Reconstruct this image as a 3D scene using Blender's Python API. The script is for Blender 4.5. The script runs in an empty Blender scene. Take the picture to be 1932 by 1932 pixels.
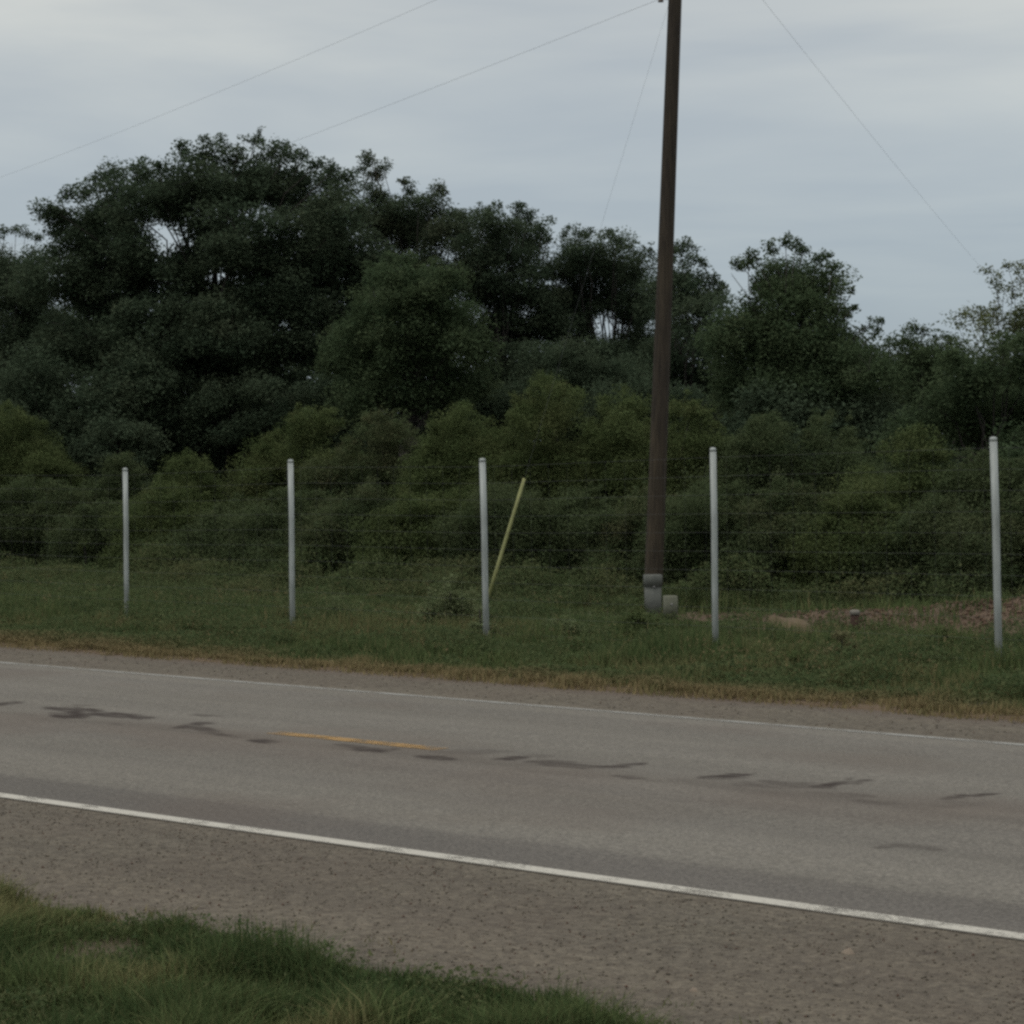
import bpy, math, random
import numpy as np
from mathutils import Vector, Matrix

# ------------------------------------------------------------------ camera
S = bpy.context.scene
F, CX, CAMH = 4650.0, 966.0, 2.4            # focal length and centre on a 1932 px square frame, camera height
A = math.radians(48.7)                       # angle between the view and the road (road runs along X)
PITCH = -math.atan(106.0 / F)
ROLL = 0.0077
fwd = Vector((-math.cos(A) * math.cos(PITCH), math.sin(A) * math.cos(PITCH), math.sin(PITCH)))
r0 = Vector((math.sin(A), math.cos(A), 0.0))
u0 = r0.cross(fwd)
RT = (r0 * math.cos(ROLL) - u0 * math.sin(ROLL)).normalized()
UP = (u0 * math.cos(ROLL) + r0 * math.sin(ROLL)).normalized()
CAM = Vector((0, 0, CAMH))
cd = bpy.data.cameras.new("camera")
cam = bpy.data.objects.new("camera", cd)
S.collection.objects.link(cam)
m = Matrix((RT, UP, -fwd)).transposed().to_4x4()
m.translation = CAM
cam.matrix_world = m
cd.sensor_width = 36.0
cd.lens = 36.0 * F / 1932.0
cd.clip_start = 0.1
cd.clip_end = 3000.0
S.camera = cam

# ------------------------------------------------------------------ world: grey overcast evening sky
SUN_EL, SUN_AZ = math.radians(42), math.radians(200)
W = bpy.data.worlds.new("World")
S.world = W
W.use_nodes = True
nt = W.node_tree
nt.nodes.clear()
N = nt.nodes.new
L = nt.links.new
out = N("ShaderNodeOutputWorld")
bg_sky = N("ShaderNodeBackground"); bg_cl = N("ShaderNodeBackground"); add = N("ShaderNodeAddShader")
sky = N("ShaderNodeTexSky"); sky.sky_type = 'NISHITA'; sky.sun_disc = False
sky.sun_elevation = SUN_EL; sky.sun_rotation = SUN_AZ
L(sky.outputs[0], bg_sky.inputs[0]); bg_sky.inputs[1].default_value = 0.012   # little blue comes through the cloud deck
tc = N("ShaderNodeTexCoord"); sep = N("ShaderNodeSeparateXYZ")
L(tc.outputs["Generated"], sep.inputs[0])
mz = N("ShaderNodeMath"); mz.operation = 'MAXIMUM'; mz.inputs[1].default_value = 0.0
L(sep.outputs[2], mz.inputs[0])
den = N("ShaderNodeMath"); den.operation = 'ADD'; den.inputs[1].default_value = 0.06
L(mz.outputs[0], den.inputs[0])
dx = N("ShaderNodeMath"); dx.operation = 'DIVIDE'; L(sep.outputs[0], dx.inputs[0]); L(den.outputs[0], dx.inputs[1])
dy = N("ShaderNodeMath"); dy.operation = 'DIVIDE'; L(sep.outputs[1], dy.inputs[0]); L(den.outputs[0], dy.inputs[1])
comb = N("ShaderNodeCombineXYZ"); L(dx.outputs[0], comb.inputs[0]); L(dy.outputs[0], comb.inputs[1])
n1 = N("ShaderNodeTexNoise"); n1.inputs["Scale"].default_value = 0.75; n1.inputs["Detail"].default_value = 5
n1.inputs["Roughness"].default_value = 0.5; n1.inputs["Distortion"].default_value = 0.3
L(comb.outputs[0], n1.inputs["Vector"])
r1 = N("ShaderNodeValToRGB")
r1.color_ramp.elements[0].position = 0.40; r1.color_ramp.elements[0].color = (0, 0, 0, 1)
r1.color_ramp.elements[1].position = 0.64; r1.color_ramp.elements[1].color = (1, 1, 1, 1)
L(n1.outputs[0], r1.inputs[0])
grad = N("ShaderNodeValToRGB")
e = grad.color_ramp.elements
e[0].position = 0.0; e[0].color = (0.315, 0.37, 0.42, 1)
e[1].position = 1.0; e[1].color = (0.95, 0.95, 0.93, 1)
for pos, c in ((0.06, (0.335, 0.395, 0.445, 1)), (0.115, (0.385, 0.435, 0.475, 1)), (0.18, (0.44, 0.475, 0.495, 1)), (0.45, (0.67, 0.69, 0.70, 1))):
    q = e.new(pos); q.color = c
L(mz.outputs[0], grad.inputs[0])
# cloud streaks fade out towards the horizon haze
fade = N("ShaderNodeMapRange"); fade.inputs["From Min"].default_value = 0.04; fade.inputs["From Max"].default_value = 0.19
fade.inputs["To Min"].default_value = 0.15; fade.inputs["To Max"].default_value = 0.95
L(mz.outputs[0], fade.inputs["Value"])
amt = N("ShaderNodeMath"); amt.operation = 'MULTIPLY'; L(r1.outputs[0], amt.inputs[0]); L(fade.outputs[0], amt.inputs[1])
mixc = N("ShaderNodeMix"); mixc.data_type = 'RGBA'
L(amt.outputs[0], mixc.inputs[0]); L(grad.outputs[0], mixc.inputs[6])
br = N("ShaderNodeMix"); br.data_type = 'RGBA'; br.blend_type = 'MULTIPLY'; br.inputs[0].default_value = 1
L(grad.outputs[0], br.inputs[6]); br.inputs[7].default_value = (1.42, 1.34, 1.21, 1)
L(br.outputs[2], mixc.inputs[7])
L(mixc.outputs[2], bg_cl.inputs[0]); bg_cl.inputs[1].default_value = 0.96
L(bg_sky.outputs[0], add.inputs[0]); L(bg_cl.outputs[0], add.inputs[1]); L(add.outputs[0], out.inputs[0])

sd = bpy.data.lights.new("sun", 'SUN'); sd.energy = 0.5; sd.angle = math.radians(25); sd.color = (1.0, 0.95, 0.88)
sun = bpy.data.objects.new("sun", sd); S.collection.objects.link(sun)
sdir = Vector((math.sin(SUN_AZ) * math.cos(SUN_EL), math.cos(SUN_AZ) * math.cos(SUN_EL), math.sin(SUN_EL)))
sun.rotation_euler = (-sdir).to_track_quat('-Z', 'Y').to_euler()

S.view_settings.view_transform = 'Standard'; S.view_settings.look = 'None'
S.view_settings.exposure = 0.0; S.view_settings.gamma = 1.0
S.render.engine = 'CYCLES'
S.cycles.max_bounces = 6; S.cycles.diffuse_bounces = 3; S.cycles.transparent_max_bounces = 8
S.cycles.use_denoising = False
S.cycles.filter_width = 2.8

# ------------------------------------------------------------------ helpers
rng = np.random.default_rng(7)
def tag(o, label=None, cat=None, group=None, kind=None):
    if label: o["label"] = label
    if cat: o["category"] = cat
    if group: o["group"] = group
    if kind: o["kind"] = kind
    return o
def empty(name, loc):
    o = bpy.data.objects.new(name, None); S.collection.objects.link(o)
    o.location = loc; o.empty_display_size = 0.3
    return o
def link(name, me, mats, parent=None):
    o = bpy.data.objects.new(name, me); S.collection.objects.link(o)
    for mm in (mats if isinstance(mats, (list, tuple)) else [mats]): me.materials.append(mm)
    if parent is not None:
        o.parent = parent
        o.matrix_parent_inverse = Matrix.Translation(-Vector(parent.location))
    return o
def np_mesh(name, V, polys, sizes, attrs=None, smooth=False, vattrs=None):
    """V (n,3); polys flat corner indices; sizes verts per face; attrs name -> (faces,3)"""
    me = bpy.data.meshes.new(name)
    V = np.asarray(V, dtype=np.float32); polys = np.asarray(polys, dtype=np.int32); sizes = np.asarray(sizes, dtype=np.int32)
    me.vertices.add(len(V)); me.vertices.foreach_set("co", V.ravel())
    me.loops.add(len(polys)); me.loops.foreach_set("vertex_index", polys)
    me.polygons.add(len(sizes))
    st = np.zeros(len(sizes), dtype=np.int32); st[1:] = np.cumsum(sizes)[:-1]
    me.polygons.foreach_set("loop_start", st)
    me.polygons.foreach_set("loop_total", sizes)
    if smooth: me.polygons.foreach_set("use_smooth", np.ones(len(sizes), dtype=bool))
    for k, a in (attrs or {}).items():
        at = me.attributes.new(k, 'FLOAT_VECTOR', 'FACE'); at.data.foreach_set("vector", np.asarray(a, dtype=np.float32).ravel())
    for k, a in (vattrs or {}).items():
        at = me.attributes.new(k, 'FLOAT_VECTOR', 'POINT'); at.data.foreach_set("vector", np.asarray(a, dtype=np.float32).ravel())
    me.update(calc_edges=True)
    return me
def U(px, py, z):      # point of the place seen at px,py at depth z
    return CAM + z * (fwd + RT * ((px - CX) / F) - UP * ((py - CX) / F))
def G(px, py, h=0.0):  # point of a level plane at height h seen at px,py
    d = fwd + RT * ((px - CX) / F) - UP * ((py - CX) / F)
    return CAM + d * ((h - CAMH) / d.z)
NF, NR, NU, NC = (np.array(v) for v in (fwd, RT, UP, CAM))
def project(P):
    d = P - NC
    z = d @ NF
    zz = np.where(np.abs(z) < 1e-3, 1e-3, z)
    return CX + F * (d @ NR) / zz, CX - F * (d @ NU) / zz, z
_lat = {}
def vnoise(x, y, scale, seed=0):
    if seed not in _lat: _lat[seed] = np.random.default_rng(1000 + seed).random((256, 256))
    T = _lat[seed]
    x = np.asarray(x) / scale + 731.3; y = np.asarray(y) / scale + 377.7
    xi = np.floor(x).astype(int); yi = np.floor(y).astype(int)
    fx = x - xi; fy = y - yi; fx = fx * fx * (3 - 2 * fx); fy = fy * fy * (3 - 2 * fy)
    a = T[xi & 255, yi & 255]; b = T[(xi + 1) & 255, yi & 255]; c = T[xi & 255, (yi + 1) & 255]; d = T[(xi + 1) & 255, (yi + 1) & 255]
    return (a * (1 - fx) + b * fx) * (1 - fy) + (c * (1 - fx) + d * fx) * fy
def fnoise(x, y, scale, seed=0):
    return (vnoise(x, y, scale, seed) + 0.5 * vnoise(x, y, scale / 2.1, seed + 1) + 0.25 * vnoise(x, y, scale / 4.3, seed + 2)) / 1.75

Y_GR0, Y_NL, Y_CL, Y_FL, Y_FE = 8.35, 10.78, 14.38, 17.86, 19.45     # grass edge, near line, centre, far line, far pavement edge
def road_z(Y):
    Y = np.asarray(Y, dtype=float)
    return 0.05 * np.clip(1 - np.abs(Y - Y_CL) / 3.6, 0, 1)
def far_edge(X): return Y_FE + (fnoise(X, X * 0, 0.9, 80) - 0.5) * 0.30 + (vnoise(X, X * 0, 0.13, 83) - 0.5) * 0.08
def near_edge(X): return Y_GR0 - 0.13 + 0.34 * (fnoise(X, X * 0, 0.7, 112) - 0.5) + 0.12 * (vnoise(X, X * 0, 0.16, 115) - 0.5) - 0.22 * np.clip((X + 7.2) / 1.0, 0, 1)
BANKS = []   # (X, Y, rx, ry, h, angle)
def gz(X, Y):
    X = np.asarray(X, dtype=float); Y = np.asarray(Y, dtype=float)
    off = np.maximum(np.maximum(near_edge(X) - Y, Y - far_edge(X)), 0)
    sm = np.clip(off / 0.10, 0, 1); sm = sm * sm * (3 - 2 * sm)
    z = -0.03 + 0.048 * sm + np.clip(off / 1.5, 0, 1) * 0.10 * (fnoise(X, Y, 2.6, 20) - 0.42)
    for bx, by, rx, ry, h, ang in BANKS:
        c, s = math.cos(ang), math.sin(ang)
        u = ((X - bx) * c + (Y - by) * s) / rx; v = (-(X - bx) * s + (Y - by) * c) / ry
        d2 = u * u + v * v
        z = z + h * np.exp(-d2 * 1.6) * (0.75 + 0.5 * fnoise(X, Y, 0.9, 31))
    return z
# low bare bank beyond the right-hand posts
bk = G(1790, 1200); BANKS.append((bk.x, bk.y + 0.8, 4.0, 1.15, 0.27, math.radians(-4)))
bk2 = G(2010, 1215); BANKS.append((bk2.x, bk2.y + 0.6, 2.6, 1.15, 0.30, math.radians(5)))

# ------------------------------------------------------------------ materials
def new_mat(name):
    mt = bpy.data.materials.new(name); mt.use_nodes = True
    t = mt.node_tree; t.nodes.clear()
    o = t.nodes.new("ShaderNodeOutputMaterial")
    return mt, t, o
def mixrgb(t, fac, a, b, blend='MIX'):
    n = t.nodes.new("ShaderNodeMix"); n.data_type = 'RGBA'; n.blend_type = blend
    if isinstance(fac, (int, float)): n.inputs[0].default_value = fac
    else: t.links.new(fac, n.inputs[0])
    for k, v in ((6, a), (7, b)):
        if isinstance(v, tuple): n.inputs[k].default_value = (*v[:3], 1)
        else: t.links.new(v, n.inputs[k])
    return n.outputs[2]
def noise(t, scale, detail=3, rough=0.55, vec=None, stretch=None):
    n = t.nodes.new("ShaderNodeTexNoise"); n.inputs["Scale"].default_value = scale
    n.inputs["Detail"].default_value = detail; n.inputs["Roughness"].default_value = rough
    c = t.nodes.new("ShaderNodeTexCoord"); src = c.outputs["Object"]
    if stretch:
        mp = t.nodes.new("ShaderNodeMapping"); mp.inputs["Scale"].default_value = stretch
        t.links.new(src, mp.inputs[0]); src = mp.outputs[0]
    t.links.new(src, n.inputs["Vector"])
    return n.outputs[0]
def ramp(t, fac, p0, p1, c0=(0, 0, 0), c1=(1, 1, 1)):
    r = t.nodes.new("ShaderNodeValToRGB")
    r.color_ramp.elements[0].position = p0; r.color_ramp.elements[0].color = (*c0, 1)
    r.color_ramp.elements[1].position = p1; r.color_ramp.elements[1].color = (*c1, 1)
    t.links.new(fac, r.inputs[0]); return r.outputs[0]
def attr(t, name):
    a = t.nodes.new("ShaderNodeAttribute"); a.attribute_name = name
    s = t.nodes.new("ShaderNodeSeparateXYZ"); t.links.new(a.outputs["Vector"], s.inputs[0])
    return s.outputs
def bsdf(t, o, col, rough=0.8, metal=0.0, bump=None, bstr=0.3, bdist=0.01, spec=0.3):
    b = t.nodes.new("ShaderNodeBsdfPrincipled")
    if isinstance(col, tuple): b.inputs["Base Color"].default_value = (*col[:3], 1)
    else: t.links.new(col, b.inputs["Base Color"])
    b.inputs["Roughness"].default_value = rough; b.inputs["Metallic"].default_value = metal
    b.inputs["Specular IOR Level"].default_value = spec
    if bump is not None:
        n = t.nodes.new("ShaderNodeBump"); n.inputs["Strength"].default_value = bstr; n.inputs["Distance"].default_value = bdist
        t.links.new(bump, n.inputs["Height"]); t.links.new(n.outputs[0], b.inputs["Normal"])
    t.links.new(b.outputs[0], o.inputs[0])
    return b

def leaf_mat(name, dark, light, warm, transl=0.38):
    """tint.x = leaf value, tint.y = hue towards warm"""
    mt, t, o = new_mat(name)
    a = attr(t, "tint")
    c = mixrgb(t, a[0], dark, light)
    c = mixrgb(t, a[1], c, warm)
    d = t.nodes.new("ShaderNodeBsdfDiffuse"); t.links.new(c, d.inputs[0])
    tr = t.nodes.new("ShaderNodeBsdfTranslucent"); t.links.new(c, tr.inputs[0])
    g = t.nodes.new("ShaderNodeBsdfGlossy"); g.inputs["Roughness"].default_value = 0.5; g.inputs[0].default_value = (0.5, 0.55, 0.6, 1)
    m1 = t.nodes.new("ShaderNodeMixShader"); m1.inputs[0].default_value = transl
    t.links.new(d.outputs[0], m1.inputs[1]); t.links.new(tr.outputs[0], m1.inputs[2])
    m2 = t.nodes.new("ShaderNodeMixShader"); m2.inputs[0].default_value = 0.004
    t.links.new(m1.outputs[0], m2.inputs[1]); t.links.new(g.outputs[0], m2.inputs[2])
    t.links.new(m2.outputs[0], o.inputs[0])
    return mt

M = {}
M['oak'] = leaf_mat("oak_leaf", (0.048, 0.074, 0.046), (0.084, 0.116, 0.072), (0.112, 0.112, 0.068))
M['oak_green'] = leaf_mat("green_leaf", (0.050, 0.080, 0.042), (0.086, 0.122, 0.062), (0.115, 0.118, 0.062))
M['pale'] = leaf_mat("pale_leaf", (0.070, 0.098, 0.042), (0.140, 0.170, 0.080), (0.18, 0.17, 0.085), 0.3)
M['bush'] = leaf_mat("bush_leaf", (0.064, 0.092, 0.036), (0.108, 0.142, 0.058), (0.140, 0.138, 0.062))
M['bush_dull'] = leaf_mat("dull_bush_leaf", (0.058, 0.085, 0.040), (0.098, 0.128, 0.062), (0.125, 0.118, 0.064))
M['weed'] = leaf_mat("weed_leaf", (0.12, 0.155, 0.075), (0.19, 0.23, 0.12), (0.17, 0.14, 0.08))
M['weed_pale'] = leaf_mat("pale_weed_leaf", (0.11, 0.12, 0.06), (0.19, 0.18, 0.10), (0.24, 0.19, 0.11))
M['weed_low'] = leaf_mat("low_weed_leaf", (0.048, 0.078, 0.034), (0.108, 0.142, 0.062), (0.21, 0.165, 0.09))
M['grass'] = leaf_mat("grass_blade", (0.052, 0.084, 0.033), (0.120, 0.154, 0.062), (0.25, 0.195, 0.105), 0.15)

mt, t, o = new_mat("bark"); n = noise(t, 9, 5, stretch=(1, 1, 0.2))
bsdf(t, o, ramp(t, n, 0.3, 0.7, (0.022, 0.019, 0.017), (0.055, 0.050, 0.045)), 0.9, bump=n, bstr=0.5); M['bark'] = mt

mt, t, o = new_mat("ground_soil")
n_big = noise(t, 0.9, 5); n_mid = noise(t, 7, 5, 0.65); n_f = noise(t, 60, 3)
c = mixrgb(t, ramp(t, n_big, 0.38, 0.62), (0.055, 0.060, 0.032), (0.085, 0.072, 0.045))
a = attr(t, "soil")
c = mixrgb(t, a[0], c, (0.135, 0.098, 0.064))
c = mixrgb(t, a[1], c, mixrgb(t, ramp(t, n_mid, 0.35, 0.65), (0.088, 0.058, 0.040), (0.130, 0.092, 0.062)))
c = mixrgb(t, a[2], c, (0.045, 0.040, 0.030))
c = mixrgb(t, 1.0, c, ramp(t, n_mid, 0.2, 0.8, (0.6, 0.6, 0.6), (1.25, 1.25, 1.25)), 'MULTIPLY')
bsdf(t, o, c, 0.95, bump=n_f, bstr=0.6, bdist=0.03); M['soil'] = mt

def asphalt(name, c0, c1, grain, lo=0.84):
    mt, t, o = new_mat(name)
    fine = noise(t, grain, 4, 0.8); mid = noise(t, grain * 0.42, 4, 0.7); big = noise(t, 0.7, 5, 0.6, stretch=(0.25, 1.6, 1)); band_n = noise(t, 0.55, 3, 0.5, stretch=(0.06, 3.2, 1))
    c = mixrgb(t, ramp(t, big, 0.35, 0.65), c0, c1)
    c = mixrgb(t, 1.0, c, ramp(t, fine, 0.28, 0.72, (0.40, 0.40, 0.40), (1.62, 1.60, 1.56)), 'MULTIPLY')
    c = mixrgb(t, 1.0, c, ramp(t, mid, 0.28, 0.70, (lo, lo, lo), (1.12, 1.12, 1.12)), 'MULTIPLY')
    c = mixrgb(t, 1.0, c, ramp(t, band_n, 0.3, 0.7, (0.90, 0.90, 0.91), (1.08, 1.08, 1.07)), 'MULTIPLY')
    if lo < 0.6:   # coarse gravel: darker stones and pits between the pale ones
        vo = t.nodes.new("ShaderNodeTexVoronoi"); vo.inputs["Scale"].default_value = 13; vo.inputs["Randomness"].default_value = 1
        cc = t.nodes.new("ShaderNodeTexCoord"); t.links.new(cc.outputs["Object"], vo.inputs["Vector"])
        sc_ = t.nodes.new("ShaderNodeSeparateColor"); t.links.new(vo.outputs["Color"], sc_.inputs[0])
        c = mixrgb(t, 1.0, c, ramp(t, sc_.outputs[0], 0.05, 0.55, (0.86, 0.85, 0.84), (1.05, 1.05, 1.05)), 'MULTIPLY')
        c = mixrgb(t, 1.0, c, ramp(t, sc_.outputs[1], 0.93, 0.98, (1, 1, 1), (0.78, 0.76, 0.74)), 'MULTIPLY')
    a = attr(t, "stain")
    c = mixrgb(t, a[1], c, mixrgb(t, 1.0, c, (0.74, 0.73, 0.75), 'MULTIPLY'))     # newer darker strip of chips
    c = mixrgb(t, a[2], c, (0.100, 0.074, 0.058))                                    # brown dirt
    c = mixrgb(t, a[0], c, (0.026, 0.017, 0.013))                                    # tar and rubber
    bsdf(t, o, c, 0.85, bump=fine, bstr=0.5, bdist=0.006, spec=0.25)
    return mt
M['lane'] = asphalt("lane_chipseal", (0.137, 0.128, 0.112), (0.157, 0.147, 0.130), 42)
M['shoulder'] = asphalt("shoulder_chipseal", (0.112, 0.099, 0.076), (0.136, 0.121, 0.094), 24, 0.58)

def paint(name, col, worn):
    mt, t, o = new_mat(name)
    n = noise(t, 30, 5, 0.8); n2 = noise(t, 3.0, 4, 0.6)
    c = mixrgb(t, ramp(t, n, 0.3, 0.75, (0, 0, 0), (1, 1, 1)), tuple(x * 0.78 for x in col), col)
    b = bsdf(t, o, c, 0.7)
    if worn > 0:
        tr = t.nodes.new("ShaderNodeBsdfTransparent"); mx = t.nodes.new("ShaderNodeMixShader")
        mul = t.nodes.new("ShaderNodeMath"); mul.operation = 'ADD'; t.links.new(n, mul.inputs[0]); t.links.new(n2, mul.inputs[1])
        f = ramp(t, mul.outputs[0], worn - 0.06, worn + 0.10)
        # ramp input range is 0..1: halve the sum
        hv = t.nodes.new("ShaderNodeMath"); hv.operation = 'MULTIPLY'; hv.inputs[1].default_value = 0.5
        t.links.new(mul.outputs[0], hv.inputs[0]); t.links.new(hv.outputs[0], f.node.inputs[0])
        t.links.new(f, mx.inputs[0]); t.links.new(tr.outputs[0], mx.inputs[1]); t.links.new(b.outputs[0], mx.inputs[2])
        t.links.new(mx.outputs[0], o.inputs[0])
    return mt
M['white_paint'] = paint("white_road_paint", (0.52, 0.50, 0.44), 0.39)
M['white_worn'] = paint("worn_white_paint", (0.33, 0.33, 0.31), 0.44)
M['yellow_paint'] = paint("yellow_road_paint", (0.36, 0.215, 0.070), 0.445)

mt, t, o = new_mat("galvanized_pipe"); n = noise(t, 14, 4, stretch=(1, 1, 0.25))
bsdf(t, o, ramp(t, n, 0.3, 0.7, (0.26, 0.285, 0.275), (0.38, 0.41, 0.40)), 0.5, 0.25, bump=n, bstr=0.1); M['pipe'] = mt
mt, t, o = new_mat("pole_wood"); n = noise(t, 8, 6, 0.7, stretch=(4, 4, 0.18)); n2 = noise(t, 1.2, 3, stretch=(1, 1, 0.35))
c = mixrgb(t, ramp(t, n2, 0.3, 0.7), (0.028, 0.024, 0.021), (0.042, 0.035, 0.026))
c = mixrgb(t, 1.0, c, ramp(t, n, 0.3, 0.7, (0.35, 0.35, 0.36), (1.75, 1.65, 1.45)), 'MULTIPLY')
bsdf(t, o, c, 0.9, bump=n, bstr=0.6, bdist=0.02); M['wood'] = mt
mt, t, o = new_mat("yellow_plastic"); n = noise(t, 5, 4)
bsdf(t, o, ramp(t, n, 0.3, 0.7, (0.20, 0.21, 0.085), (0.27, 0.28, 0.12)), 0.6); M['yellow'] = mt
def flat(name, c0, c1, rough=0.7, metal=0.0, sc=12):
    mt, t, o = new_mat(name); n = noise(t, sc, 4)
    bsdf(t, o, ramp(t, n, 0.3, 0.7, c0, c1), rough, metal, bump=n, bstr=0.1); return mt
M['grey_box'] = flat("grey_green_enamel", (0.088, 0.095, 0.086), (0.118, 0.126, 0.112), 0.6)
M['tan_box'] = flat("weathered_beige_plastic", (0.120, 0.125, 0.092), (0.155, 0.160, 0.120), 0.7)
M['cable'] = flat("aluminium_cable", (0.06, 0.065, 0.07), (0.09, 0.095, 0.10), 0.6)
M['steel'] = flat("dull_steel", (0.25, 0.25, 0.25), (0.35, 0.35, 0.35), 0.5, 0.7)
M['porcelain'] = flat("brown_porcelain", (0.12, 0.10, 0.09), (0.2, 0.17, 0.15), 0.3)
M['clay'] = flat("tan_clay", (0.100, 0.076, 0.048), (0.140, 0.108, 0.068), 0.95, sc=6)
M['rust'] = flat("rusty_pipe", (0.035, 0.018, 0.015), (0.055, 0.028, 0.02), 0.8)
M['capw'] = flat("chalky_cap", (0.15, 0.14, 0.12), (0.21, 0.195, 0.17), 0.8)
M['clod'] = flat("earth_clods", (0.075, 0.046, 0.032), (0.125, 0.085, 0.056), 0.95, sc=3)
M['steel_dark'] = flat("weathered_wire", (0.07, 0.075, 0.075), (0.11, 0.115, 0.115), 0.7)
mt, t, o = new_mat("gravel_chip"); a = attr(t, "tint")
c = mixrgb(t, a[0], (0.072, 0.062, 0.048), (0.165, 0.146, 0.115)); c = mixrgb(t, a[1], c, (0.10, 0.06, 0.045))
bsdf(t, o, c, 0.9); M['chip'] = mt
M['stone'] = flat("field_stone", (0.16, 0.13, 0.10), (0.28, 0.23, 0.18), 0.9)

# ------------------------------------------------------------------ ground and road
def axis(parts):
    a = [np.arange(p[0], p[1], p[2]) for p in parts]
    return np.concatenate(a + [np.array([parts[-1][1]])])
def grid_mesh(name, xs, ys, zf, vattrs=None):
    X, Y = np.meshgrid(xs, ys, indexing='ij')
    Z = zf(X, Y)
    V = np.stack([X, Y, Z], -1).reshape(-1, 3)
    nx, ny = X.shape
    i = (np.arange(nx - 1)[:, None] * ny + np.arange(ny - 1)[None, :]).ravel()
    polys = np.stack([i, i + ny, i + ny + 1, i + 1], -1).ravel()
    va = {k: f(X.ravel(), Y.ravel(), V) for k, f in (vattrs or {}).items()}
    return np_mesh(name, V, polys, np.full(len(i), 4), smooth=True, vattrs=va)

def soil_attr(X, Y, V):
    dry = np.clip(1 - (Y - Y_FE - 0.35 - 0.9 * (fnoise(X, Y, 1.4, 3) - 0.5)) / 0.5, 0, 1) * (Y > Y_FE - 1)
    dry = np.maximum(dry, 0.35 * np.clip((fnoise(X, Y, 1.9, 6) - 0.52) * 6, 0, 1) * (Y < 34))
    dry = np.maximum(dry, np.clip(1 - (near_edge(X) - Y - 0.05) / 0.25, 0, 1) * 0.8 * (Y < 12))
    red = np.zeros_like(X)
    for bx, by, rx, ry, h, ang in BANKS:
        u = (X - bx) / (rx * 1.35); v = (Y - by) / (ry * 1.5)
        red = np.maximum(red, np.clip((1.15 - (u * u + v * v) + 0.9 * (fnoise(X, Y, 1.2, 8) - 0.5)) * 2.5, 0, 1))
    p = G(1500, 1205); red = np.maximum(red, 0.6 * np.clip(1.3 - np.hypot((X - p.x) / 1.6, (Y - p.y) / 0.7), 0, 1))
    litter = np.clip((Y - 34) / 4, 0, 1)
    return np.stack([dry, red, litter * (1 - red)], -1)
gx = axis([(-900, -140, 40), (-140, -48, 4), (-48, 2, 0.09), (2, 40, 4), (40, 900, 43)])
gy = axis([(-600, -20, 30), (-20, 2, 1), (2, 7.6, 0.12), (7.6, 8.8, 0.03), (8.8, 19.1, 0.6), (19.1, 20.0, 0.04), (20.0, 46, 0.16), (46, 130, 4), (130, 1100, 40)])
ground = link("ground", grid_mesh("ground", gx, gy, lambda X, Y: gz(X, Y) - 0.02 * ((Y > Y_GR0 + 0.4) & (Y < Y_FE - 0.4)), {"soil": soil_attr}), M['soil'])
tag(ground, "rough grassy roadside ground running back under the trees", kind="structure")

# dark marks along the centre of the road: x0,y0,x1,y1,thickness,strength,brown
MARKS = [(-30, 1330, 42, 1326, 6, .8), (88, 1336, 190, 1341, 9, .8), (100, 1349, 170, 1351, 12, 1.0), (150, 1346, 285, 1353, 10, .85), (215, 1366, 235, 1367, 6, .5),
         (120, 1330, 180, 1332, 4, .35), (366, 1349, 412, 1351, 5, .45), (330, 1374, 400, 1362, 8, .75), (352, 1368, 432, 1388, 11, .7), (380, 1384, 455, 1391, 6, .4),
         (475, 1398, 524, 1401, 7, .9), (630, 1405, 700, 1411, 7, .5), (668, 1413, 745, 1415, 10, .9), (790, 1427, 860, 1432, 8, .75), (820, 1420, 960, 1418, 10, .28),
         (940, 1432, 1000, 1428, 7, .85), (995, 1426, 1040, 1427, 8, .35), (1000, 1438, 1120, 1444, 12, .6), (1030, 1444, 1180, 1447, 9, .6), (1100, 1449, 1214, 1441, 6, .95),
         (1160, 1464, 1225, 1469, 6, .55), (1220, 1472, 1330, 1475, 7, .25), (1326, 1466, 1425, 1460, 8, .9), (1340, 1468, 1410, 1468, 5, .5), (1390, 1478, 1560, 1484, 14, .45), (1430, 1474, 1540, 1482, 10, .4),
         (1532, 1485, 1590, 1478, 8, .95), (1575, 1479, 1640, 1473, 7, .95), (1600, 1470, 1612, 1467, 5, .7), (1530, 1496, 1640, 1503, 10, .35), (1610, 1510, 1705, 1517, 9, .45),
         (1778, 1506, 1835, 1501, 8, 1.0), (1825, 1502, 1885, 1497, 7, 1.0), (1745, 1518, 1860, 1516, 12, .25),
         (1650, 1599, 1700, 1594, 7, .45), (1690, 1594, 1790, 1603, 10, .35), (1925, 1640, 1950, 1637, 7, .5)]
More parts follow.
